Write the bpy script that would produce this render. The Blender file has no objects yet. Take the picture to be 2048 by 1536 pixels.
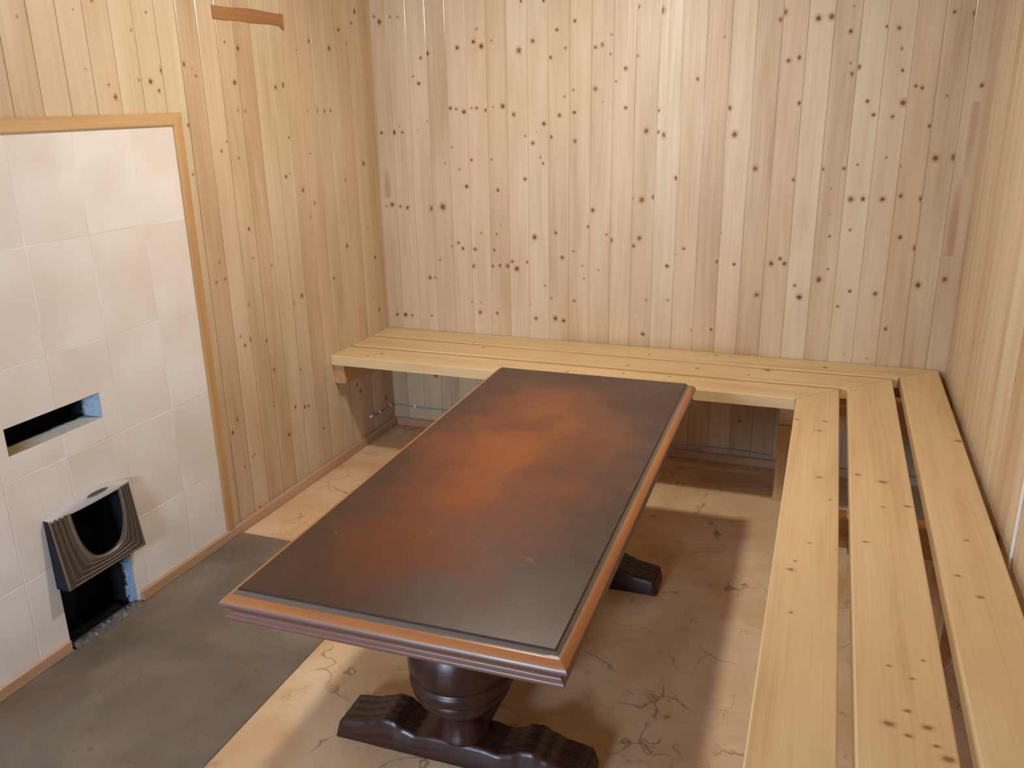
import bpy, math, random
from mathutils import Vector, Matrix
random.seed(7)
S = bpy.context.scene
COL = S.collection
# ------------------------------------------------------------------ camera
YAW, PITCH, ROLL, FPX = 0.352050, 0.320192, 0.017506, 1725.58
cam_d = bpy.data.cameras.new('camera'); cam = bpy.data.objects.new('camera', cam_d); COL.objects.link(cam)
fw = Vector((-math.sin(YAW)*math.cos(PITCH), math.cos(YAW)*math.cos(PITCH), -math.sin(PITCH)))
rt = Vector((math.cos(YAW), math.sin(YAW), 0)); dn = fw.cross(rt)
r2 = rt*math.cos(ROLL)+dn*math.sin(ROLL); d2 = -rt*math.sin(ROLL)+dn*math.cos(ROLL)
cam.matrix_world = Matrix(((r2.x, -d2.x, -fw.x, 1.75282), (r2.y, -d2.y, -fw.y, -3.24117), (r2.z, -d2.z, -fw.z, 1.38648), (0, 0, 0, 1)))
cam_d.sensor_width = 36; cam_d.lens = FPX/2048*36; cam_d.clip_start = .02
S.camera = cam
S.view_settings.view_transform = 'Standard'; S.view_settings.look = 'None'
S.view_settings.gamma = 1; S.view_settings.exposure = EXPOSURE = 0.0
# ------------------------------------------------------------------ world and daylight
LW = 0.02891                      # the left wall runs slightly out of square: x = LW*y
W, HB, DB, CEIL, YR = 2.188, .45, .464, 1.86, -4.35
w = bpy.data.worlds.new('daylight'); S.world = w; w.use_nodes = True
w.node_tree.nodes['Background'].inputs[0].default_value = (.62, .76, 1, 1)
w.node_tree.nodes['Background'].inputs[1].default_value = .5
WX0, WX1, WZ0, WZ1 = .48, .98, .72, 1.26
ad = bpy.data.lights.new('window_daylight', 'AREA'); ad.shape = 'RECTANGLE'; ad.size = WX1-WX0-.04; ad.size_y = WZ1-WZ0-.04
ad.color = (.62, .78, 1); ad.energy = 66
ao = bpy.data.objects.new('window_daylight', ad); COL.objects.link(ao)
ao.location = ((WX0+WX1)/2, YR-.13, (WZ0+WZ1)/2); ao.rotation_euler = (math.radians(90), 0, 0)
LAMP = (.95, -1.13); LAMP_STRENGTH = 485.0; LAMP_COL = (1, .95, .83); LAMP_R = .056

# ------------------------------------------------------------------ mesh helpers
def lwp(s, e, z): return (-LW*s+e, -s, z)          # left wall: s along the wall from the corner, e out of it
def bwp(s, e, z): return (s, -e, z)                # back wall
def rwp(s, e, z): return (W-e, -s, z)              # right wall
def ident(a, b, c): return (a, b, c)

class MB:
    def __init__(self): self.v = []; self.f = []; self.mi = []; self.bc = []; self.kc = []; self.kp = []; self.bs = []; self.sm = []
    def face(self, pts, mat=0, bc=None, kc=(9, 9, .001), kp=(1, 0, 0), bs=(0, .5, 0), smooth=False):
        n = len(self.v); self.v += [tuple(p) for p in pts]
        self.bc += [tuple(b) for b in (bc or pts)]
        self.f.append(tuple(range(n, n+len(pts)))); self.mi.append(mat); self.kc.append(kc); self.kp.append(kp); self.bs.append(bs); self.sm.append(smooth)
    def box(self, x0, x1, y0, y1, z0, z1, fn=ident, mat=0, along=0, bs=None, bev=0.0):
        """rectangular board; grain runs along the axis `along`"""
        bs = bs or (random.random()*50, random.random(), random.random())
        lo, hi = (x0, y0, z0), (x1, y1, z1)
        oth = [i for i in range(3) if i != along]
        def B(p): return (p[oth[0]]+p[oth[1]]*.73, p[along], p[oth[1]])
        b = min(bev, (x1-x0)*.45, (y1-y0)*.45, (z1-z0)*.45)
        verts = {}
        def V(c, ax):   # corner c=(0/1,0/1,0/1), vertex lying on face ax
            return tuple((hi[i] if c[i] else lo[i]) if i == ax else ((hi[i]-b) if c[i] else (lo[i]+b)) for i in range(3))
        def add(ps):
            n = Vector(ps[1])-Vector(ps[0]); m = Vector(ps[2])-Vector(ps[0]); k = n.cross(m)
            cen = Vector([sum(p[i] for p in ps)/len(ps) for i in range(3)])-Vector([(lo[i]+hi[i])/2 for i in range(3)])
            if k.dot(cen) < 0: ps = ps[::-1]
            self.face([fn(*p) for p in ps], mat, [B(p) for p in ps], bs=bs)
        for ax in range(3):
            u, v = [i for i in range(3) if i != ax]
            for sd in (0, 1):
                ps = []
                for cu, cv in ((0, 0), (1, 0), (1, 1), (0, 1)):
                    c = [0, 0, 0]; c[ax] = sd; c[u] = cu; c[v] = cv; ps.append(V(c, ax))
                add(ps)
        if b > 0:
            for ax in range(3):           # edges parallel to ax
                u, v = [i for i in range(3) if i != ax]
                for cu in (0, 1):
                    for cv in (0, 1):
                        c0 = [0, 0, 0]; c0[u] = cu; c0[v] = cv; c1 = list(c0); c1[ax] = 1
                        add([V(c0, u), V(c1, u), V(c1, v), V(c0, v)])
            for cx in (0, 1):
                for cy in (0, 1):
                    for cz in (0, 1):
                        add([V((cx, cy, cz), i) for i in range(3)])
    def grid(self, P, mat=0, smooth=True, B=None, bs=(0, .5, 0), close=False):
        """P[i][j] points with shared vertices"""
        n0 = len(self.v); R_ = len(P); C_ = len(P[0])
        for i in range(R_):
            for j in range(C_):
                self.v.append(tuple(P[i][j])); self.bc.append(tuple(B[i][j]) if B else tuple(P[i][j]))
        for i in range(R_-1):
            for j in range(C_ if close else C_-1):
                k = (j+1) % C_
                self.f.append((n0+i*C_+j, n0+(i+1)*C_+j, n0+(i+1)*C_+k, n0+i*C_+k)); self.mi.append(mat)
                self.kc.append((9, 9, .001)); self.kp.append((1, 0, 0)); self.bs.append(bs); self.sm.append(smooth)
    def ngon(self, pts, mat=0, bs=(0, .5, 0)): self.face(pts, mat, bs=bs)
    def lathe(self, prof, cx, cy, seg=40, mat=0, bs=(0, .5, 0)):
        P = [[(cx+r*math.cos(2*math.pi*j/seg), cy+r*math.sin(2*math.pi*j/seg), z) for j in range(seg)] for r, z in prof]
        B = [[(j/seg*.3, z, 0) for j in range(seg)] for r, z in prof]
        self.grid(P, mat, True, B, bs, close=True)
    def tube(self, pts, r, seg=8, mat=0):
        pts = [Vector(p) for p in pts]; P = []
        for i, p in enumerate(pts):
            t = (pts[min(i+1, len(pts)-1)]-pts[max(i-1, 0)]).normalized()
            a = t.cross(Vector((0, 0, 1)));
            if a.length < .05: a = t.cross(Vector((1, 0, 0)))
            a.normalize(); b = t.cross(a)
            P.append([tuple(p+a*r*math.cos(2*math.pi*j/seg)+b*r*math.sin(2*math.pi*j/seg)) for j in range(seg)])
        self.grid(P, mat, True, close=True)
        self.face(P[0], mat); self.face(P[-1][::-1], mat)
    def build(self, name, mats, parent=None, loc=None):
        me = bpy.data.meshes.new(name); me.from_pydata(self.v, [], self.f)
        if not isinstance(mats, (list, tuple)): mats = [mats]
        for m in mats: me.materials.append(m)
        me.polygons.foreach_set('material_index', self.mi)
        me.polygons.foreach_set('use_smooth', self.sm)
        for nm, dom, dat in (('bc', 'POINT', self.bc), ('kc', 'FACE', self.kc), ('kp', 'FACE', self.kp), ('bs', 'FACE', self.bs)):
            a = me.attributes.new(nm, 'FLOAT_VECTOR', dom); a.data.foreach_set('vector', [c for p in dat for c in p])
        me.update()
        o = bpy.data.objects.new(name, me); COL.objects.link(o)
        if parent: o.parent = parent
        if loc: # move the origin to loc keeping the geometry in place
            me.transform(Matrix.Translation(-Vector(loc))); o.location = loc
        return o
def tag(o, label=None, cat=None, group=None, kind=None):
    if label: o['label'] = label
    if cat: o['category'] = cat
    if group: o['group'] = group
    if kind: o['kind'] = kind
    return o
def struct(o, label=None): return tag(o, label, kind='structure')
def empty(name, loc, label, cat, rz=0):
    o = bpy.data.objects.new(name, None); COL.objects.link(o); o.location = loc; o.rotation_euler = (0, 0, rz)
    o.empty_display_size = .1
    return tag(o, label, cat)
def cells(u0, u1, v0, v1, K):
    """split a rectangle until each cell holds at most one knot"""
    if len(K) <= 1: return [(u0, u1, v0, v1, K[0] if K else None)]
    K = sorted(K, key=lambda k: k[1]); best = max(range(len(K)-1), key=lambda i: K[i+1][1]-K[i][1])
    gv = K[best+1][1]-K[best][1]
    KU = sorted(K, key=lambda k: k[0]); bu = max(range(len(KU)-1), key=lambda i: KU[i+1][0]-KU[i][0])
    gu = KU[bu+1][0]-KU[bu][0]
    if gv >= gu:
        m = (K[best+1][1]+K[best][1])/2
        return cells(u0, u1, v0, m, K[:best+1])+cells(u0, u1, m, v1, K[best+1:])
    m = (KU[bu+1][0]+KU[bu][0])/2
    return cells(u0, m, v0, v1, KU[:bu+1])+cells(m, u1, v0, v1, KU[bu+1:])

# ------------------------------------------------------------------ materials
def lin(r, g, b):
    f = lambda c: (c/255/12.92) if c/255 <= .04045 else ((c/255+.055)/1.055)**2.4
    return (f(r), f(g), f(b), 1)
class NT:
    def __init__(self, name, rough=.5, spec=.5):
        self.m = bpy.data.materials.new(name); self.m.use_nodes = True; self.t = self.m.node_tree
        self.b = self.t.nodes['Principled BSDF']; self.set('Roughness', rough); self.set('Specular IOR Level', spec)
    def n(self, typ, **kw):
        nd = self.t.nodes.new(typ)
        for k, v in kw.items(): setattr(nd, k, v)
        return nd
    def set(self, sock, val):
        if hasattr(val, 'is_linked') or hasattr(val, 'links'): self.t.links.new(val, self.b.inputs[sock])
        else: self.b.inputs[sock].default_value = val
    def link(self, a, b): self.t.links.new(a, b)
    def _in(self, nd, i, v):
        if v is None: return
        if hasattr(v, 'links'): self.link(v, nd.inputs[i])
        else: nd.inputs[i].default_value = v
    def math(self, op, a, b=None, c=None, clamp=False):
        nd = self.n('ShaderNodeMath', operation=op, use_clamp=clamp); self._in(nd, 0, a); self._in(nd, 1, b); self._in(nd, 2, c); return nd.outputs[0]
    def vmath(self, op, a, b=None):
        nd = self.n('ShaderNodeVectorMath', operation=op); self._in(nd, 0, a); self._in(nd, 1, b)
        return nd.outputs['Value'] if op in ('LENGTH', 'DISTANCE', 'DOT_PRODUCT') else nd.outputs[0]
    def sep(self, v):
        nd = self.n('ShaderNodeSeparateXYZ'); self.link(v, nd.inputs[0]); return nd.outputs
    def comb(self, x, y, z):
        nd = self.n('ShaderNodeCombineXYZ'); self._in(nd, 0, x); self._in(nd, 1, y); self._in(nd, 2, z); return nd.outputs[0]
    def attr(self, name):
        nd = self.n('ShaderNodeAttribute', attribute_name=name); return nd.outputs['Vector']
    def noise(self, v, scale, detail=3, rough=.5, dist=0, d='3D'):
        nd = self.n('ShaderNodeTexNoise', noise_dimensions=d); self.link(v, nd.inputs['Vector'])
        nd.inputs['Scale'].default_value = scale; nd.inputs['Detail'].default_value = detail; nd.inputs['Roughness'].default_value = rough; nd.inputs['Distortion'].default_value = dist
        return nd.outputs[0]
    def ramp(self, f, stops):
        nd = self.n('ShaderNodeValToRGB'); self.link(f, nd.inputs[0]); e = nd.color_ramp.elements
        while len(e) < len(stops): e.new(.5)
        for el, (p, c) in zip(e, stops): el.position = p; el.color = c if len(c) == 4 else (*c, 1)
        return nd.outputs[0]
    def rng(self, v, a, b, c=0, d=1, smooth=False):
        nd = self.n('ShaderNodeMapRange', interpolation_type='SMOOTHSTEP' if smooth else 'LINEAR'); self._in(nd, 0, v)
        for i, x in enumerate((a, b, c, d)): nd.inputs[i+1].default_value = x
        return nd.outputs[0]
    def mix(self, f, a, b, mode='MIX'):
        nd = self.n('ShaderNodeMix', data_type='RGBA', blend_type=mode); self._in(nd, 0, f); self._in(nd, 6, a); self._in(nd, 7, b); return nd.outputs[2]
    def bump(self, h, strength, dist=.001):
        nd = self.n('ShaderNodeBump'); nd.inputs['Strength'].default_value = strength; nd.inputs['Distance'].default_value = dist
        self.link(h, nd.inputs['Height']); self.link(nd.outputs[0], self.b.inputs['Normal'])

def pine(name, light, mid, dark, rough=.42, tonevar=1.0, knots=True, coat=0.0):
    N = NT(name, rough); bc = N.attr('bc'); bs = N.attr('bs'); x, y, z = N.sep(bc); sd, tn, t2 = N.sep(bs)
    off = N.math('MULTIPLY', sd, 3.7)
    # broad cathedral figure, growth-ring lines and fine streaks, all running along the board
    a = N.noise(N.comb(N.math('MULTIPLY', x, 9), N.math('MULTIPLY', y, .7), off), 1, 2, .5)
    rings = N.math('SINE', N.math('ADD', N.math('MULTIPLY', a, 46), N.math('MULTIPLY', x, 160)))
    b = N.noise(N.comb(N.math('MULTIPLY', x, 210), N.math('MULTIPLY', y, 3), off), 1, 3, .6)
    c = N.noise(N.comb(N.math('MULTIPLY', x, 14), N.math('MULTIPLY', y, 1.7), N.math('ADD', off, 9)), 1, 2, .5)
    f = N.math('ADD', N.math('MULTIPLY', rings, .035), N.math('MULTIPLY', b, .34))
    f = N.math('ADD', f, N.math('ADD', N.math('MULTIPLY', c, .72), .07))
    f = N.math('ADD', f, N.math('MULTIPLY', N.math('SUBTRACT', tn, .5), .26*tonevar))
    col = N.ramp(f, [(.33, light), (.62, mid), (.98, dark)])
    # pinkish or yellowish cast differs from board to board
    col = N.mix(N.math('MULTIPLY', t2, .3), col, N.mix(1, col, lin(255, 226, 216), 'MULTIPLY'))
    if knots:
        kc = N.attr('kc'); kp = N.attr('kp'); ku, kv, kr = N.sep(kc); asp, kind, strg = N.sep(kp)
        wob = N.noise(bc, 140, 2, .5)
        dx = N.math('DIVIDE', N.math('SUBTRACT', x, ku), N.math('MULTIPLY', kr, asp))
        dy = N.math('DIVIDE', N.math('SUBTRACT', y, kv), kr)
        d = N.math('SQRT', N.math('ADD', N.math('MULTIPLY', dx, dx), N.math('MULTIPLY', dy, dy)))
        d = N.math('ADD', d, N.math('MULTIPLY', N.math('SUBTRACT', wob, .5), .9))
        halo = N.math('MULTIPLY', N.rng(d, 2.6, .7, 0, .75, True), strg)
        core = N.math('MULTIPLY', N.math('MULTIPLY', N.rng(d, 1.25, .55, 0, 1, True), strg), N.math('SUBTRACT', 1, kind))
        col = N.mix(halo, col, N.mix(kind, lin(172, 118, 72), lin(158, 112, 84)))
        col = N.mix(core, col, lin(92, 52, 34))
    N.set('Base Color', col)
    N.set('Roughness', N.rng(b, .3, .8, rough-.06, rough+.12))
    if coat: N.set('Coat Weight', coat); N.set('Coat Roughness', .25)
    N.bump(N.math('ADD', b, N.math('MULTIPLY', rings, .25)), .12, .0006)
    return N.m
# knots measured on the boards: (distance along the wall, height, radius) in mm
KB = [(38,1675,7.4),(86,1692,4.1),(118,1691,4.0),(238,1554,6.6),(208,1539,5.0),(172,1473,3.4),(195,1446,5.1),(445,1634,4.0),(431,1590,5.6),(462,1573,7.2),(504,1591,3.2),(363,1571,5.7),(612,1553,8.7),(667,1584,5.5),(760,1619,4.6),(828,1646,4.6),(793,1556,3.9),(736,1525,4.7),(907,1413,6.3),(931,1562,6.1),(906,1555,4.6),(965,1595,3.8),(961,1530,3.8),(1018,1480,6.2),(326,1352,5.1),(351,1349,4.2),(383,1338,5.9),(415,1351,4.2),(436,1351,4.2),(476,1343,5.0),(505,1354,3.3),(544,1357,6.6),(588,1326,6.6),(18,1261,4.4),(75,1262,7.1),(112,1262,4.4),(100,1285,2.6),(223,1303,2.6),(181,1270,2.6),(770,1321,5.7),(828,1331,4.9),(709,1292,5.8),(738,1243,5.0),(831,1228,5.8),(634,1247,4.2),(664,1221,5.9),(694,1169,3.4),(705,1146,4.2),(631,1086,5.2),(409,1157,4.4),(494,1159,3.5),(384,1054,6.2),(479,1059,5.3),(517,1042,5.3),(295,1143,3.5),(48,975,6.5),(84,968,4.7),(117,964,5.6),(20,968,3.7),(228,963,8.3),(277,971,10.1),(326,1205,3.5),(984,1437,3.1),(1164,1250,7.1),(1217,1098,6.5),(1276,1439,5.3),(903,974,6.9),(886,911,5.2),(668,863,8.1),(755,883,5.3),(412,805,5.6),(359,806,4.7),(313,813,4.7),(340,828,4.7),(496,805,4.6),(401,735,7.5),(488,739,4.7),(519,743,4.7),(553,742,6.5),(592,733,8.3),(572,762,4.6),(636,762,4.6),(782,787,6.3),(828,814,3.6),(978,862,6.1),(958,883,3.5),(205,677,5.8),(230,678,4.8),(254,755,3.8),(427,542,5.8),(503,544,4.8),(672,533,5.7),(754,539,7.6),(788,532,5.7),(81,509,7.1),(41,507,5.1),(111,508,4.0),(205,514,4.0),(864,758,3.6),(929,744,3.6),(871,708,3.6),(831,616,4.6),(1111,501,5.5),(1195,773,5.2),(1255,841,4.3),(1224,818,2.6),(1058,1021,4.2),(1091,1017,8.4),(1137,1028,6.7),(1086,874,6.9),(1065,843,5.2),(1100,1264,7.2),(1144,1260,4.8),(1141,1334,4.7),(1060,1521,3.8),(1058,1682,5.9),(1143,1667,8.8),(16,1696,4.1),(623,1721,4.6),(710,1719,4.5),(824,1410,4.0),(789,1388,4.0),(681,1264,2.5),(936,1367,2.4),(1022,1345,4.7),(525,904,2.7),(441,871,3.7),(509,869,3.6),(355,1121,3.5),(391,584,3.9),(432,584,2.9),(1204,641,3.6),(1296,531,3.6),(710,671,3.7),(736,621,3.7),(646,591,3.8),(1120,636,3.6),(1391,1340,6.5),(1414,1251,8.3),(1361,1572,3.1),(1551,1642,9.0),(1541,1620,6.1),(1661,1619,7.5),(1702,1622,7.4),(1577,1490,5.4),(1611,1499,6.2),(1623,1353,5.5),(1765,1575,5.2),(1800,1464,6.1),(1796,1504,5.3),(1774,1477,3.8),(1782,1443,6.1),(1767,1651,2.9),(1873,1585,4.4),(1911,1579,5.1),(1926,1517,3.7),(1935,1450,4.5),(1839,1356,4.6),(1862,1313,4.7),(1921,1307,4.6),(1949,1350,7.6),(1981,1401,4.5),(2000,1395,4.5),(2036,1276,5.4),(2067,1174,7.8),(2122,1177,9.3),(2124,1613,6.4),(2066,1620,4.3),(2077,1369,3.8),(1493,1135,7.6),(1625,1099,5.0),(1716,1135,5.7),(1787,1138,4.9),(1829,1151,3.2),(1917,1175,3.2),(1963,1147,4.0),(1819,1035,7.4),(1858,1037,6.6),(1920,1037,6.5),(1976,1049,5.7),(2039,1041,6.5),(1387,904,3.6),(1380,798,5.4),(1441,791,4.5),(1572,800,7.1),(1602,819,5.3),(1618,802,6.2),(1751,1069,3.3),(1755,983,2.5),(1762,905,4.3),(1827,930,4.2),(2042,876,7.5),(1990,910,5.8),(1740,750,7.9),(1768,789,3.5),(1797,751,6.1),(1530,682,6.4),(1679,682,7.2),(1660,724,4.5),(1549,726,5.4),(1848,714,4.4),(1932,710,6.1),(2146,772,7.6),(2066,748,8.5),(1813,656,3.6),(1372,538,4.8),(1980,585,5.3),(1851,482,2.8),(1929,472,2.7),(2173,1399,5.9),(210,250,9),(330,300,8),(120,330,6),(700,240,8),(1300,280,7),(1500,180,6)]
KL = [(1604,1583,3.0),(1659,1483,2.5),(1430,1473,2.2),(1259,1574,3.4),(1347,1406,5.7),(1256,1449,2.9),(1214,1446,5.3),(1166,1475,6.0),(1186,1422,4.2),(1075,1494,4.9),(1042,1482,2.5),(1030,1463,3.8),(1087,1326,5.1),(1121,1260,3.2),(1095,1187,3.2),(1196,1622,2.9),(825,1547,6.0),(885,1562,3.3),(651,1433,5.7),(608,1440,6.5),(858,1446,6.0),(856,1363,3.4),(821,1360,4.1),(928,1272,3.4),(956,1245,4.0),(880,1219,3.5),(641,1142,4.5),(617,1150,3.0),(603,1270,3.7),(309,1568,6.2),(144,1663,4.8),(512,1553,2.9),(434,1587,6.0),(237,1635,5.5),(116,1706,7.2),(188,1592,4.0),(332,1352,4.8),(373,1352,4.7),(478,1354,3.8),(421,1353,6.2),(125,1149,6.1),(484,1209,3.1),(266,1097,5.1),(550,1087,6.3),(485,1035,4.8),(519,989,4.0),(868,994,5.1),(290,847,6.1),(864,898,3.7),(1028,913,3.5),(770,857,3.8),(1011,856,4.2),(1053,853,4.2),(913,751,4.5),(667,700,5.6),(614,718,5.7),(505,673,5.9),(833,765,3.8),(400,741,5.2),(133,896,3.6),(117,605,3.8),(79,545,5.8),(841,607,4.7),(972,657,3.7),(86,767,5.6),(1440,1611,1.6),(1378,1636,3.8),(970,658,3.8),(920,635,5.8),(954,622,4.8),(840,605,4.0),(666,451,4.8),(818,497,4.6),(587,316,5.6),(505,395,6.8),(513,368,2.8),(719,324,5.4),(664,305,6.6),(638,300,5.0),(555,181,4.6),(772,236,5.4),(1036,389,4.4),(1004,375,3.0),(1065,353,4.9),(983,233,3.6),(972,238,3.1),(1028,215,4.0),(294,276,6.1),(271,242,6.2),(266,210,3.7),(71,143,7.9),(159,293,4.4),(836,133,3.8),(840,371,3.1),(974,40,3.2)]
M_WALL = pine('varnished_pine_panelling', lin(211, 195, 167), lin(198, 177, 146), lin(174, 145, 110), .44, 1.15)
M_GROOVE = pine('varnish_filled_groove', lin(211, 195, 167), lin(198, 177, 146), lin(174, 145, 110), .2, 1.15, knots=False, coat=.6)
M_BENCH = pine('bench_pine', lin(226, 205, 162), lin(216, 191, 146), lin(188, 154, 110), .45, .6)
M_TRIM = pine('orange_pine_trim', lin(206, 172, 126), lin(190, 150, 102), lin(160, 116, 74), .38, .5)
M_BASE = pine('baseboard_pine', lin(204, 172, 142), lin(186, 150, 118), lin(160, 120, 90), .4, .5)
M_BEAM = pine('beam_pine', lin(208, 172, 124), lin(190, 148, 98), lin(158, 112, 68), .55, .8)
M_STRIP = pine('brown_strip_wood', lin(186, 146, 98), lin(164, 116, 72), lin(136, 88, 56), .5, .5)

def flat(name, col, rough=.5, metal=0, spec=.5):
    N = NT(name, rough, spec); N.set('Base Color', col); N.set('Metallic', metal); return N.m
M_SOLID = flat('rough_backing', lin(150, 125, 95), .9)

def m_tile():
    N = NT('cream_glazed_tile', .28); p = N.attr('bc'); sd, tn, t2 = N.sep(N.attr('bs'))
    q = N.vmath('ADD', p, N.comb(sd, sd, sd))
    a = N.noise(q, 5, 2, .4); b = N.noise(q, 60, 2)
    f = N.math('ADD', a, N.math('MULTIPLY', N.math('SUBTRACT', tn, .5), .12))
    c = N.mix(N.rng(f, .3, .7), lin(222, 212, 202), lin(235, 230, 226))
    N.set('Base Color', c); N.set('Roughness', .32); return N.m
M_TILE = m_tile()
def m_grout():
    N = NT('pale_grout', .8); p = N.attr('bc'); a = N.noise(p, 6, 2)
    N.set('Base Color', N.ramp(a, [(.35, lin(214, 202, 188)), (.65, lin(238, 234, 228))])); return N.m
M_GROUT = m_grout()
def m_floor():
    N = NT('tan_marbled_vinyl', .42); g = N.n('ShaderNodeTexCoord').outputs['Object']
    wob = N.noise(g, 5, 3, .6)
    a = N.noise(g, 3.2, 5, .62, .5)
    c = N.ramp(a, [(.25, lin(188, 148, 110)), (.45, lin(210, 174, 134)), (.6, lin(222, 192, 156)), (.8, lin(230, 208, 180))])
    nd = N.n('ShaderNodeTexNoise'); N.link(g, nd.inputs['Vector']); nd.inputs['Scale'].default_value = 9; nd.inputs['Detail'].default_value = 3
    gw = N.vmath('ADD', g, N.vmath('MULTIPLY', N.vmath('SUBTRACT', nd.outputs['Color'], (.5, .5, .5)), (.16, .16, .16)))
    def veins(scale, wdt, off):
        v = N.n('ShaderNodeTexVoronoi', feature='DISTANCE_TO_EDGE'); N.link(N.vmath('ADD', gw, off), v.inputs['Vector']); v.inputs['Scale'].default_value = scale
        return N.rng(v.outputs['Distance'], 0, wdt, 1, 0)
    brk = N.rng(N.noise(g, 6.5, 2), .46, .60)
    v1 = N.math('MULTIPLY', veins(4.2, .018, (3, 1, 0)), brk)
    v2 = N.math('MULTIPLY', veins(9.5, .022, (7, 2, 0)), N.rng(N.noise(N.vmath('ADD', g, (5, 5, 0)), 5, 2), .54, .66))
    c = N.mix(N.math('MULTIPLY', v1, .62), c, lin(92, 58, 44)); c = N.mix(N.math('MULTIPLY', v2, .45), c, lin(104, 68, 50))
    spots = N.rng(N.noise(g, 26, 1, .4), .73, .79); c = N.mix(N.math('MULTIPLY', spots, .3), c, lin(96, 62, 48))
    N.set('Base Color', c); N.set('Roughness', N.rng(wob, .3, .7, .34, .5)); return N.m
M_FLOOR = m_floor()
def m_sheet():
    N = NT('worn_grey_brown_sheet', .45); g = N.n('ShaderNodeTexCoord').outputs['Object']
    a = N.noise(g, 2.6, 5, .6, .5); b = N.noise(N.vmath('ADD', g, (4, 2, 0)), 5.5, 4, .6, .2); d = N.noise(g, 90, 2)
    c = N.ramp(a, [(.3, lin(92, 84, 76)), (.5, lin(116, 105, 93)), (.7, lin(142, 130, 114))])
    c = N.mix(N.rng(b, .5, .75, 0, .55), c, lin(116, 84, 58))
    c = N.mix(N.rng(N.noise(g, 60, 1), .72, .76, 0, .5), c, lin(66, 56, 48))
    N.set('Base Color', c); N.set('Roughness', N.rng(b, .3, .7, .32, .55)); N.bump(d, .1, .0005); return N.m
M_SHEET = m_sheet()
def m_darkwood(name, top=False):
    N = NT(name, .34); p = N.attr('bc'); x, y, z = N.sep(p)
    g = N.noise(N.comb(N.math('MULTIPLY', x, 90), N.math('MULTIPLY', y, 2.2), z), 1, 4, .6)
    if not top:
        c = N.ramp(g, [(.25, lin(38, 20, 16)), (.55, lin(56, 29, 21)), (.8, lin(74, 40, 28))])
        N.set('Base Color', c); N.set('Roughness', N.rng(g, .3, .7, .30, .42)); return N.m
    # rubbed veneer and back-wall reflection painted as an orange middle, dark varnish at the rim
    w1 = N.noise(N.vmath('ADD', p, (.37, 0, 0)), 3.4, 4, .55, .3); w2 = N.noise(p, 12, 3)
    dx = N.math('DIVIDE', N.math('ADD', x, .02), .265); dy = N.math('DIVIDE', N.math('SUBTRACT', y, -.02), .66)
    r = N.math('SQRT', N.math('ADD', N.math('MULTIPLY', dx, dx), N.math('MULTIPLY', dy, dy)))
    r = N.math('ADD', r, N.math('MULTIPLY', N.math('SUBTRACT', w1, .5), 1.7))
    r = N.math('ADD', r, N.math('MULTIPLY', N.math('SUBTRACT', w2, .5), .25))
    c0 = N.ramp(g, [(.2, lin(54, 34, 27)), (.8, lin(72, 46, 36))])
    c1 = N.ramp(g, [(.2, lin(94, 48, 26)), (.8, lin(108, 57, 32))])
    c2 = N.ramp(g, [(.2, lin(122, 64, 22)), (.8, lin(134, 72, 27))])
    c = N.mix(N.rng(r, 1.2, .55, 0, 1, True), c0, c1); c = N.mix(N.rng(r, .62, .1, 0, 1, True), c, c2)
    # scuffs
    sc = N.n('ShaderNodeTexNoise'); N.link(N.comb(N.math('MULTIPLY', N.math('ADD', x, y), 30), N.math('MULTIPLY', N.math('SUBTRACT', x, y), 7), 0), sc.inputs['Vector']); sc.inputs['Scale'].default_value = 1
    c = N.mix(N.rng(sc.outputs[0], .70, .78, 0, .25), c, lin(150, 126, 108))
    N.set('Base Color', c); N.set('Roughness', N.rng(w1, .35, .7, .30, .46)); N.set('Specular IOR Level', .5); return N.m
M_DARK = m_darkwood('dark_stained_oak'); M_TOP = m_darkwood('rubbed_veneer_painted_glow', True)
def m_mould():
    N = NT('worn_moulding_painted_sheen', .33); p = N.attr('bc'); x, y, z = N.sep(p)
    g = N.noise(N.comb(N.math('MULTIPLY', x, 60), N.math('MULTIPLY', y, 3), 0), 1, 4, .6)
    # x holds the distance down the moulded profile: rubbed orange on the proud round, dark in the hollows
    c = N.ramp(N.math('MULTIPLY', x, 12.5), [(.0, lin(112, 106, 98)), (.115, lin(112, 104, 96)), (.15, lin(176, 116, 70)), (.36, lin(184, 122, 74)), (.41, lin(112, 90, 86)), (.49, lin(108, 86, 80)), (.54, lin(104, 66, 48)), (.76, lin(108, 70, 52)), (.82, lin(128, 92, 82)), (1, lin(118, 82, 72))])  # dusty grey top band also has the window's reflection painted in
    c = N.mix(N.rng(g, .3, .7, 0, .3), c, lin(84, 52, 38))
    N.set('Base Color', c); N.set('Roughness', N.rng(g, .3, .7, .26, .42)); return N.m
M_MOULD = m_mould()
def m_black_lining():
    N = NT('black_lining', .95, .1); a = N.noise(N.attr('bc'), 20, 3); N.set('Base Color', N.ramp(a, [(.3, (.004, .004, .006, 1)), (.8, (.012, .011, .014, 1))])); return N.m
M_BLACK = m_black_lining()  # near-black colour for the inner faces of both recesses
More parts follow.
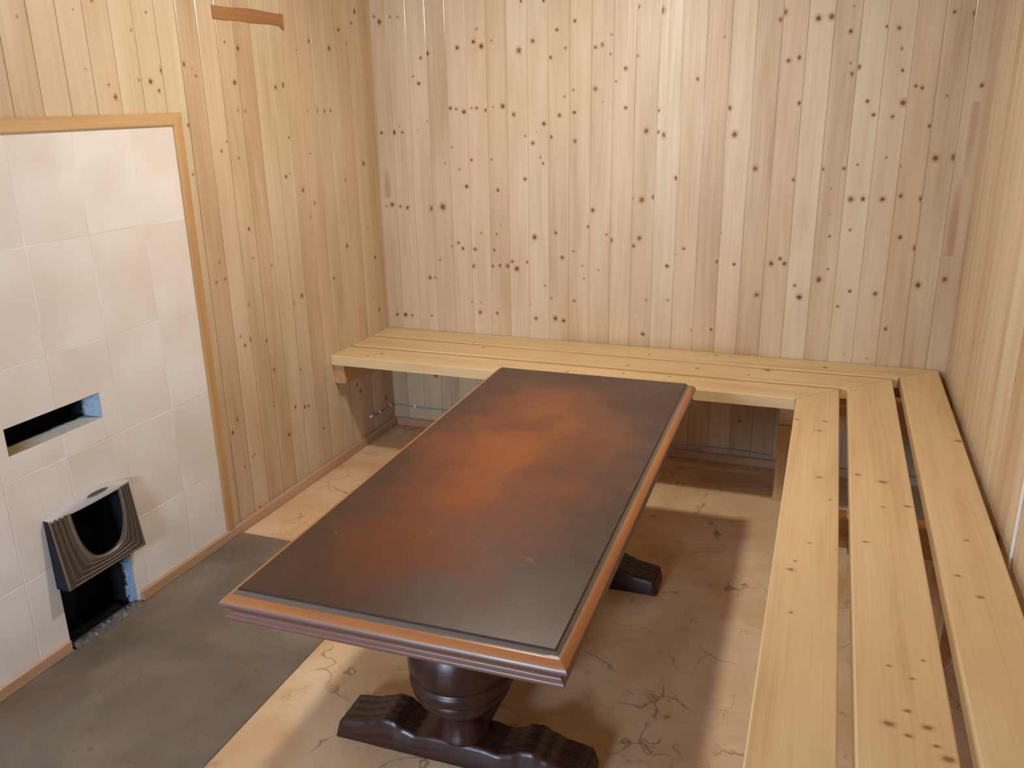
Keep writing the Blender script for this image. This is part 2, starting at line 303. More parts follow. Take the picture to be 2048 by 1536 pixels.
def m_plaster_to_black(name, c1, c2, edge, var, extra=None, zlim=None):
    """plaster at the mouth of a recess, near-black deeper in; bc.x is the depth, bc.y runs along"""
    N = NT(name, .8, .3); p = N.attr('bc'); x, y, z = N.sep(p); n = N.noise(p, 38, 3, .6); m = N.noise(p, 90, 3, .6)
    c = N.ramp(m, [(.35, c1), (.65, c2)])
    if extra: c = N.mix(N.rng(y, extra[0], extra[1]), c, extra[2])
    d = N.math('ADD', x, N.math('MULTIPLY', N.math('SUBTRACT', n, .5), var))
    if zlim: c = N.mix(N.rng(y, zlim, zlim+.01), c, (.008, .007, .01, 1))
    c = N.mix(N.rng(d, edge, edge+.012), c, (.008, .007, .01, 1)); N.set('Base Color', c); N.bump(n, .5, .003); return N.m
M_BLUE = m_plaster_to_black('pale_blue_plaster', lin(150, 180, 198), lin(184, 200, 210), .055, .05)
M_BLUE2 = m_plaster_to_black('pale_blue_jamb', lin(132, 158, 182), lin(164, 186, 202), .028, .07, None, .185)
M_SILL = m_plaster_to_black('grey_white_plaster', lin(176, 180, 186), lin(206, 204, 200), .05, .03, (.18, .24, lin(176, 146, 104)))
M_PLASTER = flat('smeared_plaster', lin(188, 186, 186), .6)
def m_metal():
    N = NT('tarnished_cast_metal', .38); p = N.attr('bc'); x, y, z = N.sep(p); a = N.noise(p, 30, 3)
    c = N.mix(x, lin(96, 86, 80), lin(150, 138, 124)); c = N.mix(N.rng(a, .5, .8, 0, .5), c, lin(60, 52, 50))
    N.set('Base Color', c); N.set('Metallic', .55); N.set('Roughness', .42); return N.m
M_HOOD = m_metal()
M_HOODSIDE = flat('dark_blue_metal', lin(22, 23, 38), .5, .2)
M_GRILLE = flat('dark_grille', lin(70, 66, 70), .5, .6)
M_CABLE = flat('grey_cable', lin(172, 176, 184), .4)
M_CLIP = flat('white_clip', lin(228, 228, 232), .35)
M_WHITE = flat('plain_white', lin(235, 235, 236), .4)
M_REAR = flat('brown_rear_wall', lin(92, 70, 54), .7)
M_CEIL = pine('ceiling_pine', lin(190, 160, 128), lin(176, 140, 104), lin(150, 112, 78), .5, .8, knots=False)

# ------------------------------------------------------------------ boarded walls
PITCHB = .0823
def boards(mb, fn, s0, s1, zmin, zmax, K, phase=0.0, seed=0, tones={}, grooves=.0034):
    rnd = random.Random(seed); i0 = math.floor((s0-phase)/PITCHB); i = i0
    g, dp = grooves, grooves
    while phase+i*PITCHB < s1-1e-4:
        a, b = phase+i*PITCHB, phase+(i+1)*PITCHB; a, b = max(a, s0), min(b, s1)
        tone = rnd.random(); t2 = rnd.random(); sd = rnd.random()*40; z0 = zmin(a+1e-3)
        tone = tones.get(i, tone)
        bs = (sd, tone, t2)
        if fn is lwp and a > 1.1: g, dp = .0020, .0018
        def F(us, es, za, zb, k=None):
            gm = 2 if es != (0, 0) else 0
            pts = [fn(us[0], es[0], za), fn(us[1], es[1], za), fn(us[1], es[1], zb), fn(us[0], es[0], zb)]
            bc = [(us[0], za, 0), (us[1], za, 0), (us[1], zb, 0), (us[0], zb, 0)]
            if fn is lwp: pts = pts[::-1]; bc = bc[::-1]
            mb.face(pts, gm, bc, (k[0], k[1], k[2]) if k else (9, 9, .001), (k[3], k[4], k[5]) if k else (1, 0, 0), bs)
        if b-a > 3*g:
            ga, gb = (0 if a <= s0+1e-6 else g), (0 if b >= s1-1e-6 else g)
            KK = [k for k in K if a+ga*.5 <= k[0] < b-gb*.5 and z0 < k[1] < zmax]
            for c in cells(a+ga, b-gb, z0, zmax, KK): F((c[0], c[1]), (0, 0), c[2], c[3], c[4])
            if ga: F((a, a+g*.45), (-dp, -dp*.3), z0, zmax); F((a+g*.45, a+g), (-dp*.3, 0), z0, zmax)
            if gb: F((b-g, b-g*.45), (0, -dp*.3), z0, zmax); F((b-g*.45, b-.0008), (-dp*.3, -dp), z0, zmax); F((b-.0008, b), (-dp, -dp), z0, zmax)
        else: F((a, b), (0, 0), z0, zmax)
        i += 1
def kn(L, r=None):
    r = r or random.Random(3)
    return [(u/1000, v/1000, max(q, 2.4)/1000*1.1, r.uniform(.72, 1.05), 0, r.uniform(.75, 1) if q > 4.2 else r.uniform(.5, .8)) for u, v, q in L]
def patch(u, v, rz, rx, s): return (u, v, rz, rx/rz, 1, s)

mb = MB()
boards(mb, bwp, 0, W, lambda s: 0, CEIL, kn(KB)+[patch(.030, 1.03, .05, .009, .7), patch(2.150, .93, .08, .008, .75), patch(2.165, 1.30, .10, .007, .6)], -.014, 11, {0: .7, 1: .35, 3: .8, 4: .25, 24: .75, 25: .9, 26: .95, 12: .35, 9: .6}, .0022)
mb.box(-.15, W+.15, -.06, -.006, 0, CEIL, bwp, 1, 2)
wb = struct(mb.build('wall_back', [M_WALL, M_SOLID, M_GROOVE]), 'knotty pine board wall behind the bench')
SX0, SX1 = 1.124, 1.159          # vertical frame strip of the tiled area
TZ0, TZ1 = 1.327, 1.362
mb = MB()
klist = kn(KL) + [(1.2+random.random()*2.6, 1.4+random.random()*.6, random.uniform(.002, .006), .9, 0, .8) for _ in range(26)]
boards(mb, lwp, 0, -YR, lambda s: 0 if s < SX1-.02 else TZ0+.005, CEIL, klist, 0.012, 5, {1: .4, 3: .5, 4: .8, 5: .55, 6: .72, 7: .45, 9: .85, 8: .4, 11: .35})
HOLES = [(1.5665, 1.8545, .586, .656), (1.557, 1.795, 0.0, .372)]
def subrect(r, hs):
    out = [r]
    for h in hs:
        nxt = []
        for (a, b, c, d) in out:
            x0, x1, z0, z1 = max(a, h[0]), min(b, h[1]), max(c, h[2]), min(d, h[3])
            if x0 >= x1 or z0 >= z1: nxt.append((a, b, c, d)); continue
            if a < x0: nxt.append((a, x0, c, d))
            if x1 < b: nxt.append((x1, b, c, d))
            if c < z0: nxt.append((x0, x1, c, z0))
            if z1 < d: nxt.append((x0, x1, z1, d))
        out = nxt
    return out
for (a, b, c, d) in subrect((SX1-.02, -YR, 0, TZ0+.02), HOLES): mb.box(a, b, -.12, -.001, c, d, lwp, 1, 2)
mb.box(0, SX1-.02, -.12, -.006, 0, TZ0+.02, lwp, 1, 2); mb.box(-.05, -YR, -.12, -.006, TZ0+.02, CEIL, lwp, 1, 2)
wl = struct(mb.build('wall_left', [M_WALL, M_SOLID, M_GROOVE]), 'knotty pine board wall with a cream tiled area on the left')
mb = MB()
zs = [0, .255, .524, .796, 1.068, 1.335]; ss = [SX1-.004, 1.318, 1.510, 1.702, 1.886]
while ss[-1] < -YR: ss.append(ss[-1]+.19)
rnd = random.Random(4)
for i in range(len(ss)-1):
    for j in range(len(zs)-1):
        bs = (rnd.random()*30, rnd.random(), rnd.random()); gp = .0011
        for (a, b, c, d) in subrect((ss[i]+gp, min(ss[i+1]-gp, -YR), zs[j]+gp, zs[j+1]-gp), HOLES):
            mb.box(a, b, -.001, .0045, c, d, lwp, 0, 2, bs, bev=.0008)
for (a, b, c, d) in subrect((SX1-.004, -YR, 0, TZ0+.008), HOLES): mb.box(a, b, -.001, .0040, c, d, lwp, 1, 2)
mb.build('tile_panel', [M_TILE, M_GROUT], wl)
# recess linings
def lining(name, h, depth, mats, dz_back=0):
    """0 right side, 1 bottom, 2 the black rest"""
    mb = MB(); s0, s1, z0, z1 = h; e0, e1 = .0045, -depth; z0 -= 0 if z0 > 0 else 0
    def q(a, b, c, d, m, bc): mb.face([lwp(*a), lwp(*b), lwp(*c), lwp(*d)], m, bc)
    D = depth; s0 += .0008; s1 -= .0008; z1 -= .0008; e1 += .0008
    q((s0, e0, z0), (s0, e1, z0), (s0, e1, z1), (s0, e0, z1), 0, [(0, z0, 0), (D, z0, 0), (D, z1, 0), (0, z1, 0)])
    q((s1, e0, z0), (s1, e0, z1), (s1, e1, z1), (s1, e1, z0), 2, [(0, z0, 0), (0, z1, 0), (D, z1, 0), (D, z0, 0)])
    q((s0, e0, z0+.0005), (s1, e0, z0+.0005), (s1, e1, z0+.0005), (s0, e1, z0+.0005), 1, [(0, 0, 0), (0, s1-s0, 0), (D, s1-s0, 0), (D, 0, 0)])
    q((s0, e0, z1), (s0, e1, z1), (s1, e1, z1), (s1, e0, z1), 2, [(0, 0, 0), (D, 0, 0), (D, 1, 0), (0, 1, 0)])
    q((s0, e1, z0), (s1, e1, z0), (s1, e1, z1), (s0, e1, z1), 2, [(D, 0, 0), (D, .2, 0), (D, .2, .2), (D, 0, .2)])
    return mb.build(name, mats, wl)
tag(lining('slot_lining', HOLES[0], .115, [M_BLUE, M_SILL, M_BLACK]), 'black slot in the tiles with pale blue plaster at its right end')
tag(lining('stove_opening_lining', HOLES[1], .115, [M_BLUE2, M_BLACK, M_BLACK]), 'black opening at the floor with pale blue right edge')
# right wall, rear wall with its window, ceiling
mb = MB(); rr = random.Random(8)
boards(mb, rwp, 0, -YR, lambda s: 0, CEIL, [(rr.random()*3.2, .5+rr.random()*1.5, rr.uniform(.002, .006), .9, 0, .6) for _ in range(60)] + [patch(.06, .95, .25, .02, .5)], 0.01, 21, {0: .85, 1: .55, 2: .5, 3: .45, 4: .5}, .0025)
mb.box(-.05, -YR+.05, -.06, -.006, 0, CEIL, rwp, 1, 2)
struct(mb.build('wall_right', [M_WALL, M_SOLID, M_GROOVE]), 'pine board wall along the right bench')
mb = MB()
def rear(a, b, c, d): mb.box(a, b, YR-.06, YR, c, d, ident, 0, 2)
rear(-.25, WX0, 0, CEIL); rear(WX1, W+.06, 0, CEIL); rear(WX0, WX1, 0, WZ0); rear(WX0, WX1, WZ1, CEIL)
struct(mb.build('wall_rear', M_REAR))
mb = MB(); t = .03
for a in ((WX0, WX1, WZ0, WZ0+t), (WX0, WX1, WZ1-t, WZ1), (WX0, WX0+t, WZ0+t, WZ1-t), (WX1-t, WX1, WZ0+t, WZ1-t)): mb.box(a[0], a[1], YR-.05, YR+.012, a[2], a[3], ident, 0, 0, bev=.002)
struct(mb.build('window_1', M_TRIM))
mb = MB()
for k in range(22): mb.box(-.25+k*.112, -.25+k*.112+.109, YR-.06, .06, CEIL, CEIL+.03, ident, 0, 1, bev=.002)
mb.box(-.3, W+.1, YR-.06, .06, CEIL+.03, CEIL+.06, ident, 0, 1)
struct(mb.build('ceiling', M_CEIL))
mb = MB(); mb.box(-.35, W+.06, YR-.06, .06, -.05, 0, ident, 0, 1)
struct(mb.build('floor', M_FLOOR), 'tan marbled vinyl floor with fine dark cracks')

# trims
def strip_poly(mb, pts_in, pts_out, e0, e1, bev, B0=0):
    """mitred moulding strip between two polylines on the left wall, each a list of (s, z)"""
    d = 0
    for i in range(len(pts_in)-1):
        A, Bp, C, D_ = pts_in[i], pts_in[i+1], pts_out[i+1], pts_out[i]
        L = math.dist(A, Bp); seed = (random.random()*20, random.random(), random.random())
        prof = [(0, e0), (0, e1-bev), (.12, e1), (.88, e1), (1, e1-bev), (1, e0)]
        for (t0, ea), (t1, eb) in zip(prof, prof[1:]):
            P = lambda X, Y, t, e: lwp(X[0]+(Y[0]-X[0])*t, e, X[1]+(Y[1]-X[1])*t)
            mb.face([P(A, D_, t0, ea), P(Bp, C, t0, ea), P(Bp, C, t1, eb), P(A, D_, t1, eb)], 0, [(t0*.035, 0, 0), (t0*.035, L, 0), (t1*.035, L, 0), (t1*.035, 0, 0)], bs=seed)
mb = MB(); strip_poly(mb, [(SX0, .036), (SX0, TZ1)], [(SX1, .036), (SX1, TZ0)], 0, .013, .003)
struct(mb.build('trim_1', M_TRIM), 'upright orange pine strip at the right edge of the tiles')
mb = MB(); strip_poly(mb, [(SX0, TZ1), (-YR, TZ1)], [(SX1, TZ0), (-YR, TZ0)], 0, .013, .003)
struct(mb.build('trim_2', M_TRIM), 'level orange pine strip along the top of the tiles')
def baseboard(name, fn, a, b, lab, h=.036, t=.013):
    mb = MB(); mb.box(a, b, 0, t, 0.0, h, fn, 0, 0, bev=.0035); return struct(mb.build(name, M_BASE), lab)
mb = MB(); mb.box(0.0, 1.545, 0, .014, 0, .037, lwp, 0, 0, bev=.004); mb.box(1.797, -YR, .0045, .0145, 0, .037, lwp, 0, 0, bev=.004)
struct(mb.build('baseboard_left', M_BASE), 'low pine skirting along the left wall, broken at the black opening')
baseboard('baseboard_back', bwp, .014, W-.013, 'low pine skirting under the back bench')
baseboard('baseboard_right', rwp, 0, -YR, 'low pine skirting under the right bench')

# grey sheet on the floor
mb = MB(); mb.box(.013, .572, YR+.02, -1.0955, .0005, .0030, ident, 0, 1, bev=.0008)
# follow the slanting wall on its left side
for i, v in enumerate(mb.v):
    if v[0] < .1: mb.v[i] = (v[0]+LW*v[1]+.002, v[1], v[2])
tag(mb.build('floor_sheet', M_SHEET, loc=(.3, -2.6, .0005)), 'worn grey-brown sheet laid on the floor in front of the tiles', 'floor sheet')

# ------------------------------------------------------------------ corner bench
bench = empty('corner_bench', (1.1, -.3, 0), 'L-shaped slatted pine bench running along the back and right walls', 'bench')
BT = .038; BO = Vector((1.1, -.3, 0))
def slat(name, c0, c1, a0f, a1f, horiz, K, tone, lab=None, z1=HB, ch=.0035):
    """c across, a along; a0f/a1f give the sawn end at a given c. horiz: runs along x"""
    mb = MB(); bs = (random.random()*40, tone, random.random())
    def W_(c, a, z): return (a, c, z) if horiz else (c, a, z)
    def P(c, a, z): a = min(max(a, a0f(c)), a1f(c)) ; return W_(c, a, z)
    lo, hi = min(a0f(c0), a0f(c1)), max(a1f(c0), a1f(c1))
    def add(pts, bc, k=None):
        n = (Vector(pts[1])-Vector(pts[0])).cross(Vector(pts[2])-Vector(pts[0]))
        cen = sum((Vector(p) for p in pts), Vector())/len(pts)
        ref = Vector(W_((c0+c1)/2, (max(lo, cen[0 if horiz else 1]-.001)), z1-BT/2)); ref[0 if horiz else 1] = cen[0 if horiz else 1]
        if abs(n.normalized().dot((cen-ref).normalized())) > .05 and n.dot(cen-ref) < 0: pts = pts[::-1]; bc = bc[::-1]
        mb.face(pts, 0, bc, (k[0], k[1], k[2]) if k else (9, 9, .001), (k[3], k[4], k[5]) if k else (1, 0, 0), bs)
    KK = [k for k in K if c0 < k[0] < c1]
    for (u0, u1, v0, v1, k) in cells(c0+ch, c1-ch, lo, hi, KK):
        E0 = lambda c, v: a0f(c) if v == lo else v
        E1 = lambda c, v: a1f(c) if v == hi else v
        q = [(u0, E0(u0, v0)), (u1, E0(u1, v0)), (u1, E1(u1, v1)), (u0, E1(u0, v1))]
        if v0 == lo and a0f(u0) != a0f(u1) or v1 == hi and a1f(u0) != a1f(u1): pass
        add([W_(c, a, z1) for c, a in q], [(c, a, 0) for c, a in q], k)
    for (ca, za, cb, zb) in ((c0+ch, z1, c0+ch*.3, z1-ch*.3), (c0+ch*.3, z1-ch*.3, c0, z1-ch), (c0, z1-ch, c0, z1-BT), (c0, z1-BT, c1, z1-BT), (c1, z1-BT, c1, z1-ch), (c1, z1-ch, c1-ch*.3, z1-ch*.3), (c1-ch*.3, z1-ch*.3, c1-ch, z1)):
        pts = [W_(ca, a0f(ca), za), W_(ca, a1f(ca), za), W_(cb, a1f(cb), zb), W_(cb, a0f(cb), zb)]
        bc = [(ca+za, a0f(ca), 1), (ca+za, a1f(ca), 1), (cb+zb, a1f(cb), 1), (cb+zb, a0f(cb), 1)]
        add(pts, bc)
    for fnn in (a0f, a1f):
        pts = [W_(c0, fnn(c0), z1-BT), W_(c1, fnn(c1), z1-BT), W_(c1, fnn(c1), z1-ch), W_(c1-ch, fnn(c1-ch), z1), W_(c0+ch, fnn(c0+ch), z1), W_(c0, fnn(c0), z1-ch)]
        mb.face(pts if (fnn is a0f) else pts[::-1], 0, [(p[0], p[2], p[1]) for p in pts], bs=bs)
    for i in range(len(mb.v)): mb.v[i] = tuple(Vector(mb.v[i])-BO)
    o = mb.build(name, M_BENCH, bench)
    if lab: o['label'] = lab
    return o
XD = 2.170                     # the mitres lie on y = x-XD
KBB = [(-.361, 1.117, 5), (-.227, 1.358, 7), (-.176, 1.598, 11), (-.10, 1.157, 5), (-.040, 1.401, 6), (-.045, 1.454, 5), (-.251, 1.539, 5), (-.085, 1.79, 8), (-.265, 1.111, 5), (-.30, .126, 4), (-.385, .167, 6), (-.427, .127, 5), (-.06, .448, 4), (-.19, .516, 6), (-.13, .448, 5), (-.40, .92, 6), (-.35, 1.28, 4)]
KRB = [(1.746, -1.569, 5.5), (1.755, -1.732, 3.4), (1.791, -1.075, 5.2), (1.820, -1.202, 3.3), (1.783, -.734, 5.6), (1.799, -.650, 6), (1.719, -.658, 5), (1.943, -1.056, 8), (1.884, -1.028, 6.2), (1.993, -1.184, 6.1), (1.938, -1.205, 3.8), (1.895, -1.397, 4.5), (2.157, -.702, 9), (2.067, -1.489, 4.6), (2.098, -1.562, 5.2), (1.921, -1.847, 3), (1.978, -1.813, 3.1), (1.956, -1.872, 3.4), (1.943, -1.961, 4.4), (1.914, -2.002, 7), (1.970, -1.992, 6), (1.941, -2.021, 4.5), (1.979, -2.032, 4), (1.993, -2.056, 7), (2.102, -1.323, 4), (1.753, -1.530, 2.9), (1.779, -1.441, 3.2)]
KN2 = lambda L: [(c, a, r/1000*.8, 1.5, 0, .62) for c, a, r in L]
KN3 = lambda L: [(c, a, r/1000*.9, 1.1, 0, .7) for c, a, r in L]
XL = lambda c: LW*c+.001       # cut against the left wall
YE = lambda c: -3.6
for (c0, c1, t) in ((-.142, -.004, .5), (-.303, -.163, .45), (-.464, -.325, .55)):
    slat('slat', c0, c1, XL, (lambda c: XD+c-.0012), True, KN3(KBB), t)
for (c0, c1, t) in ((1.708, 1.8395, .62), (1.8640, 2.0085, .45), (2.036, 2.166, .42)):
    slat('slat', c0, c1, YE, (lambda c: c-XD-.0012), False, KN2(KRB), t)
def beam(name, x0, x1, y0, y1, z0, z1, al, tone=.5, fn=ident, lab=None):
    mb = MB(); mb.box(x0, x1, y0, y1, z0, z1, fn, 0, al, (random.random()*40, tone, random.random()), bev=.002)
    for i in range(len(mb.v)): mb.v[i] = tuple(Vector(mb.v[i])-BO)
    o = mb.build(name, M_BEAM, bench)
    if lab: o['label'] = lab
    return o
ZB = HB-BT
beam('wall_bracket', .004, .452, .0005, .045, .334, ZB, 0, .4, lwp)
beam('crossbeam', 1.655, 2.184, -.285, -.240, .288, ZB, 0, .5)
beam('leg', 1.655, 1.702, -.290, -.243, 0, .288, 2, .2)
beam('crossbeam', 1.74, 2.184, -1.212, -1.167, .33, ZB, 0, .6)
beam('leg', 2.060, 2.104, -1.212, -1.167, 0, .33, 2, .2)
beam('support_block', 1.868, 1.912, -1.262, -1.2125, .34, ZB, 2, .1)
beam('crossbeam', 1.74, 2.184, -2.40, -2.355, .33, ZB, 0, .5)
beam('leg', 2.060, 2.104, -2.40, -2.355, 0, .33, 2, .4)
beam('leg', 2.02, 2.06, -.06, -.016, 0, ZB, 2, .4)

# ------------------------------------------------------------------ table
TX, TY, TYAW, HT, TW, TL = 1.0905, -1.39715, .010987, .54, .609, 1.424
tb = empty('carved_table', (TX, TY, 0), 'dark carved wooden table with a worn rectangular top and bulbous turned legs', 'table', TYAW)
mb = MB(); hx, hy = TW/2, TL/2
n = 1
top = [(-hx, -hy), (hx, -hy), (hx, hy), (-hx, hy)]
b = .0015
ins = [(-hx+b, -hy+b), (hx-b, -hy+b), (hx-b, hy-b), (-hx+b, hy-b)]
mb.face([(x, y, HT) for x, y in ins], 0, [(x, y, 0) for x, y in ins])
for i in range(4):
    j = (i+1) % 4
    mb.face([(*top[i], HT-b), (*top[j], HT-b), (*ins[j], HT), (*ins[i], HT)], 0)
    mb.face([(*top[i], HT-.005), (*top[j], HT-.005), (*top[j], HT-b), (*top[i], HT-b)], 0)
mb.face([(x, y, HT-.05) for x, y in top[::-1]], 0)
for i in range(4):
    j = (i+1) % 4; mb.face([(*top[i], HT-.05), (*top[j], HT-.05), (*top[j], HT-.005), (*top[i], HT-.005)], 0)
mb.build('tabletop', M_TOP, tb)
# moulded rim, profile (out, down)
prof = [(.0003, -.0038), (.0035, -.0062), (.0070, -.0095), (.0085, -.0090), (.013, -.0100), (.0185, -.0130), (.0235, -.0180), (.0262, -.0235), (.0262, -.0270), (.0225, -.0280), (.0215, -.0300), (.0165, -.0330), (.0130, -.0375), (.0120, -.0430), (.0135, -.0470), (.0180, -.0500), (.0195, -.0530), (.0190, -.0580), (.0100, -.0600), (.0003, -.0600)]
mb = MB(); acc = [0]
for p, q in zip(prof, prof[1:]): acc.append(acc[-1]+math.dist(p, q))
for i in range(4):
    j = (i+1) % 4; sx = [(-1, -1), (1, -1), (1, 1), (-1, 1)]
    P = []; B = []
    for (o_, dz), d in zip(prof, acc):
        row = []; rb = []
        for k in range(25):
            t = k/24
            A = (sx[i][0]*(hx+o_), sx[i][1]*(hy+o_)); C = (sx[j][0]*(hx+o_), sx[j][1]*(hy+o_))
            x = A[0]+(C[0]-A[0])*t; y = A[1]+(C[1]-A[1])*t
            row.append((x, y, HT+dz)); rb.append((d, x+y, 0))
        P.append(row); B.append(rb)
    mb.grid(P, 0, True, B)
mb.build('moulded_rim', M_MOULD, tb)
mb = MB(); mb.box(-.20, .20, -.56, .56, HT-.085, HT-.0505, ident, 0, 1, bev=.003)
mb.build('apron', M_DARK, tb)
# stretcher, feet, columns
mb = MB(); mb.box(-.05, .05, -.39, .39, .052, .084, ident, 0, 1, bev=.006)
mb.build('stretcher', M_DARK, tb)
def foot_z(a):
    """height of the upper outline at distance a from the middle"""
    pts = [(0, .062), (.06, .060), (.100, .054), (.125, .060), (.150, .075), (.172, .077), (.200, .066), (.230, .055), (.260, .051), (.283, .047), (.293, .034), (.296, .016)]
    for (x0, z0), (x1, z1) in zip(pts, pts[1:]):
        if a <= x1: t = (a-x0)/(x1-x0); t = t*t*(3-2*t) if x1-x0 > .02 else t; return z0+(z1-z0)*t
    return 0.01
def foot(y0):
    mb = MB(); NA = 90; ys = 33; hw = .052
    P = []; B = []
    for i in range(NA+1):
        a = -.296+.592*i/NA; h = foot_z(abs(a)); row = []; rb = []
        base = .0015 if abs(a) < .20 else 0.0
        row.append((a, -hw, base)); rb.append((0, a, 0))
        for k in range(ys):
            t = k/(ys-1)*2-1
            ridge = .0035*abs(math.sin((t+1)*math.pi*2)) if abs(a) > .10 else .0015
            edge = -.010*max(0, abs(t)-.86)/.14
            row.append((a, t*hw, max(base, h+(ridge-.003)*min(1, h/.05)+edge))); rb.append((t*hw+.1, a, 0))
        row.append((a, hw, base)); rb.append((.3, a, 0))
        P.append([(x, y+y0, z) for x, y, z in row]); B.append(rb)
    mb.grid(P, 0, True, B)
    for row, fl in ((P[0], 0), (P[-1], 1)):
        mb.face(row if not fl else row[::-1], 0)
    mb.face([P[0][0], P[0][-1], P[-1][-1], P[-1][0]], 0)
    o = mb.build('foot', M_DARK, tb); return o
def column(y0):
    mb = MB()
    pr = [(.056, .055), (.056, .066), (.050, .072), (.049, .100), (.050, .116), (.056, .123), (.068, .134), (.086, .148), (.099, .164), (.106, .178), (.108, .186), (.1045, .189), (.1045, .193), (.110, .196), (.1125, .204), (.113, .212), (.1105, .219), (.1065, .222), (.1065, .226), (.112, .230), (.1145, .242), (.115, .256), (.112, .276), (.104, .298), (.091, .318), (.074, .334), (.056, .345), (.045, .352), (.043, .372), (.050, .384), (.062, .392), (.066, .402), (.060, .412), (.052, .420), (.056, .440), (.070, .452), (.085, .4555)]
    mb.lathe(pr, 0, y0, 56); return mb.build('column', M_DARK, tb)
for s in (-1, 1): foot(s*.402); column(s*.402)
# ------------------------------------------------------------------ metal hood over the opening
hood = empty('stove_hood', lwp(1.67, .01, .30), 'tarnished scalloped metal hood with a U-shaped mouth jutting from the tiles', 'stove hood')
HO = Vector(lwp(1.67, .01, .30))
def hpt(p, q, de=0.0):   # p from the left (far s) to the right, q from bottom to top
    s = 1.803-(1.803-1.537)*p; e = .047-.025*q+de; z = .192+(.388-.192)*q
    return lwp(s, e, z)
def loc_build(mb, name, mats, par, O):
    for i in range(len(mb.v)): mb.v[i] = tuple(Vector(mb.v[i])-O)
    return mb.build(name, mats, par)
mb = MB(); NT_, NR = 48, 44; P = []; B = []
for i in range(NT_+1):
    th = i/NT_
    # inner edge: U curve
    ang = math.pi*(1-th); ux = .555+.305*math.copysign(abs(math.cos(ang))**.8, math.cos(ang)); uy = .97-.77*abs(math.sin(ang))**.75
    # outer edge: left side, bottom, right side
    L = 1+1.0+1; d = th*L
    if d < 1: ox, oy = 0, 1-d
    elif d < 2: ox, oy = d-1, 0
    else: ox, oy = 1, d-2
    row = []; rb = []
    for k in range(NR+1):
        t = k/NR; x = ux+(ox-ux)*t; y = uy+(oy-uy)*t
        rim = .004*math.exp(-((t-.10)/.07)**2); rid = .0022*max(0, math.sin(t*2*math.pi*4.5)) if .22 < t < .97 else 0
        br = .8*math.exp(-((t-.12)/.08)**2)+(.35*max(0, math.sin(t*2*math.pi*4.5)) if t > .22 else 0)
        br += .9*(th < .34)*(t > .94); row.append(hpt(x, y, rim+rid)); rb.append((min(1, br), x, y))
    P.append(row); B.append(rb)
mb.grid(P, 0, True, B)
P2 = [[hpt_b for hpt_b in (tuple(Vector(r[0])), tuple(Vector(r[0])+Vector((-.006, 0, 0))))] for r in P]
mb.grid(P2, 0, True, [[(.8, 0, 0)]*2 for _ in P2])
loc_build(mb, 'front_panel', M_HOOD, hood, HO)
def slab(name, A, B_, C, D_, mat, lab=None, th=(0, 0, -.003)):
    mb = MB(); q = [Vector(p) for p in (A, B_, C, D_)]; T = Vector(th)
    mb.face(q); mb.face([p+T for p in q][::-1])
    for i in range(4): j = (i+1) % 4; mb.face([q[i], q[i]+T, q[j]+T, q[j]])
    o = loc_build(mb, name, mat, hood, HO)
    if lab: o['label'] = lab
    return o
slab('side_panel', hpt(0, 0), hpt(0, 1), lwp(1.803, .005, .388), lwp(1.803, .005, .192), M_HOODSIDE, 'dark blue left side', (0, .003, 0))
slab('side_panel', hpt(1, 0), lwp(1.537, .005, .192), lwp(1.537, .005, .388), hpt(1, 1), M_HOODSIDE, None, (0, -.003, 0))
# top: plastered slope from the wall down to the front edge
mb = MB(); P = []
for i in range(25):
    t = i/24; s = 1.803-(.272)*t; bulge = math.sin(math.pi*t)**.8
    top_ = lwp(s, .0055, .389+.022*bulge); fr = hpt(t, 1.0, .001); sag = .004*math.sin(math.pi*t)
    row = []
    for k in range(7):
        u = k/6; v = Vector(top_).lerp(Vector(fr), u); v.z += .006*math.sin(math.pi*u)*(1-abs(2*t-1))-sag*u; v.x += .003*math.sin(math.pi*u)
        row.append(tuple(v))
    row.append(tuple(Vector(row[-1])+Vector((0, 0, -.006))))
    P.append(row)
mb.grid(P, 0, True); loc_build(mb, 'plastered_top', M_PLASTER, hood, HO)['label'] = 'greyish white plastered top slope'
mb = MB(); ring = []
for j in range(24):
    a = 2*math.pi*j/24; t = .60+.13*math.cos(a); u = .62+.17*math.sin(a)
    s = 1.803-.272*t; bulge = math.sin(math.pi*t)**.8
    v = Vector(lwp(s, .0055, .389+.022*bulge)).lerp(Vector(hpt(t, 1.0, .001)), u); v += Vector((.0055, 0, .004)); ring.append(tuple(v))
mb.face(ring[::-1]); loc_build(mb, 'grille', M_GRILLE, hood, HO)
# metal plate fragment behind the hood's lower left and crumpled foil at the sill
mb = MB(); rn = random.Random(9); P = []
for i in range(31):
    t = i/30; s = 1.79-.235*t
    P.append([lwp(s, .030+rn.uniform(-.010, .004), .0036), lwp(s, .012+rn.uniform(-.004, .004), .007+rn.uniform(0, .006)), lwp(s, .002+rn.uniform(-.004, .004), .009+rn.uniform(0, .008)), lwp(s, -.02, .004)])
mb.grid(P, 0, False)
M_FOIL = flat('crumpled_foil', lin(110, 108, 106), .55, .4)
tag(mb.build('foil_strip', M_FOIL, loc=lwp(1.67, .02, .0036)), 'crumpled grey foil along the sill of the black floor opening', 'foil')

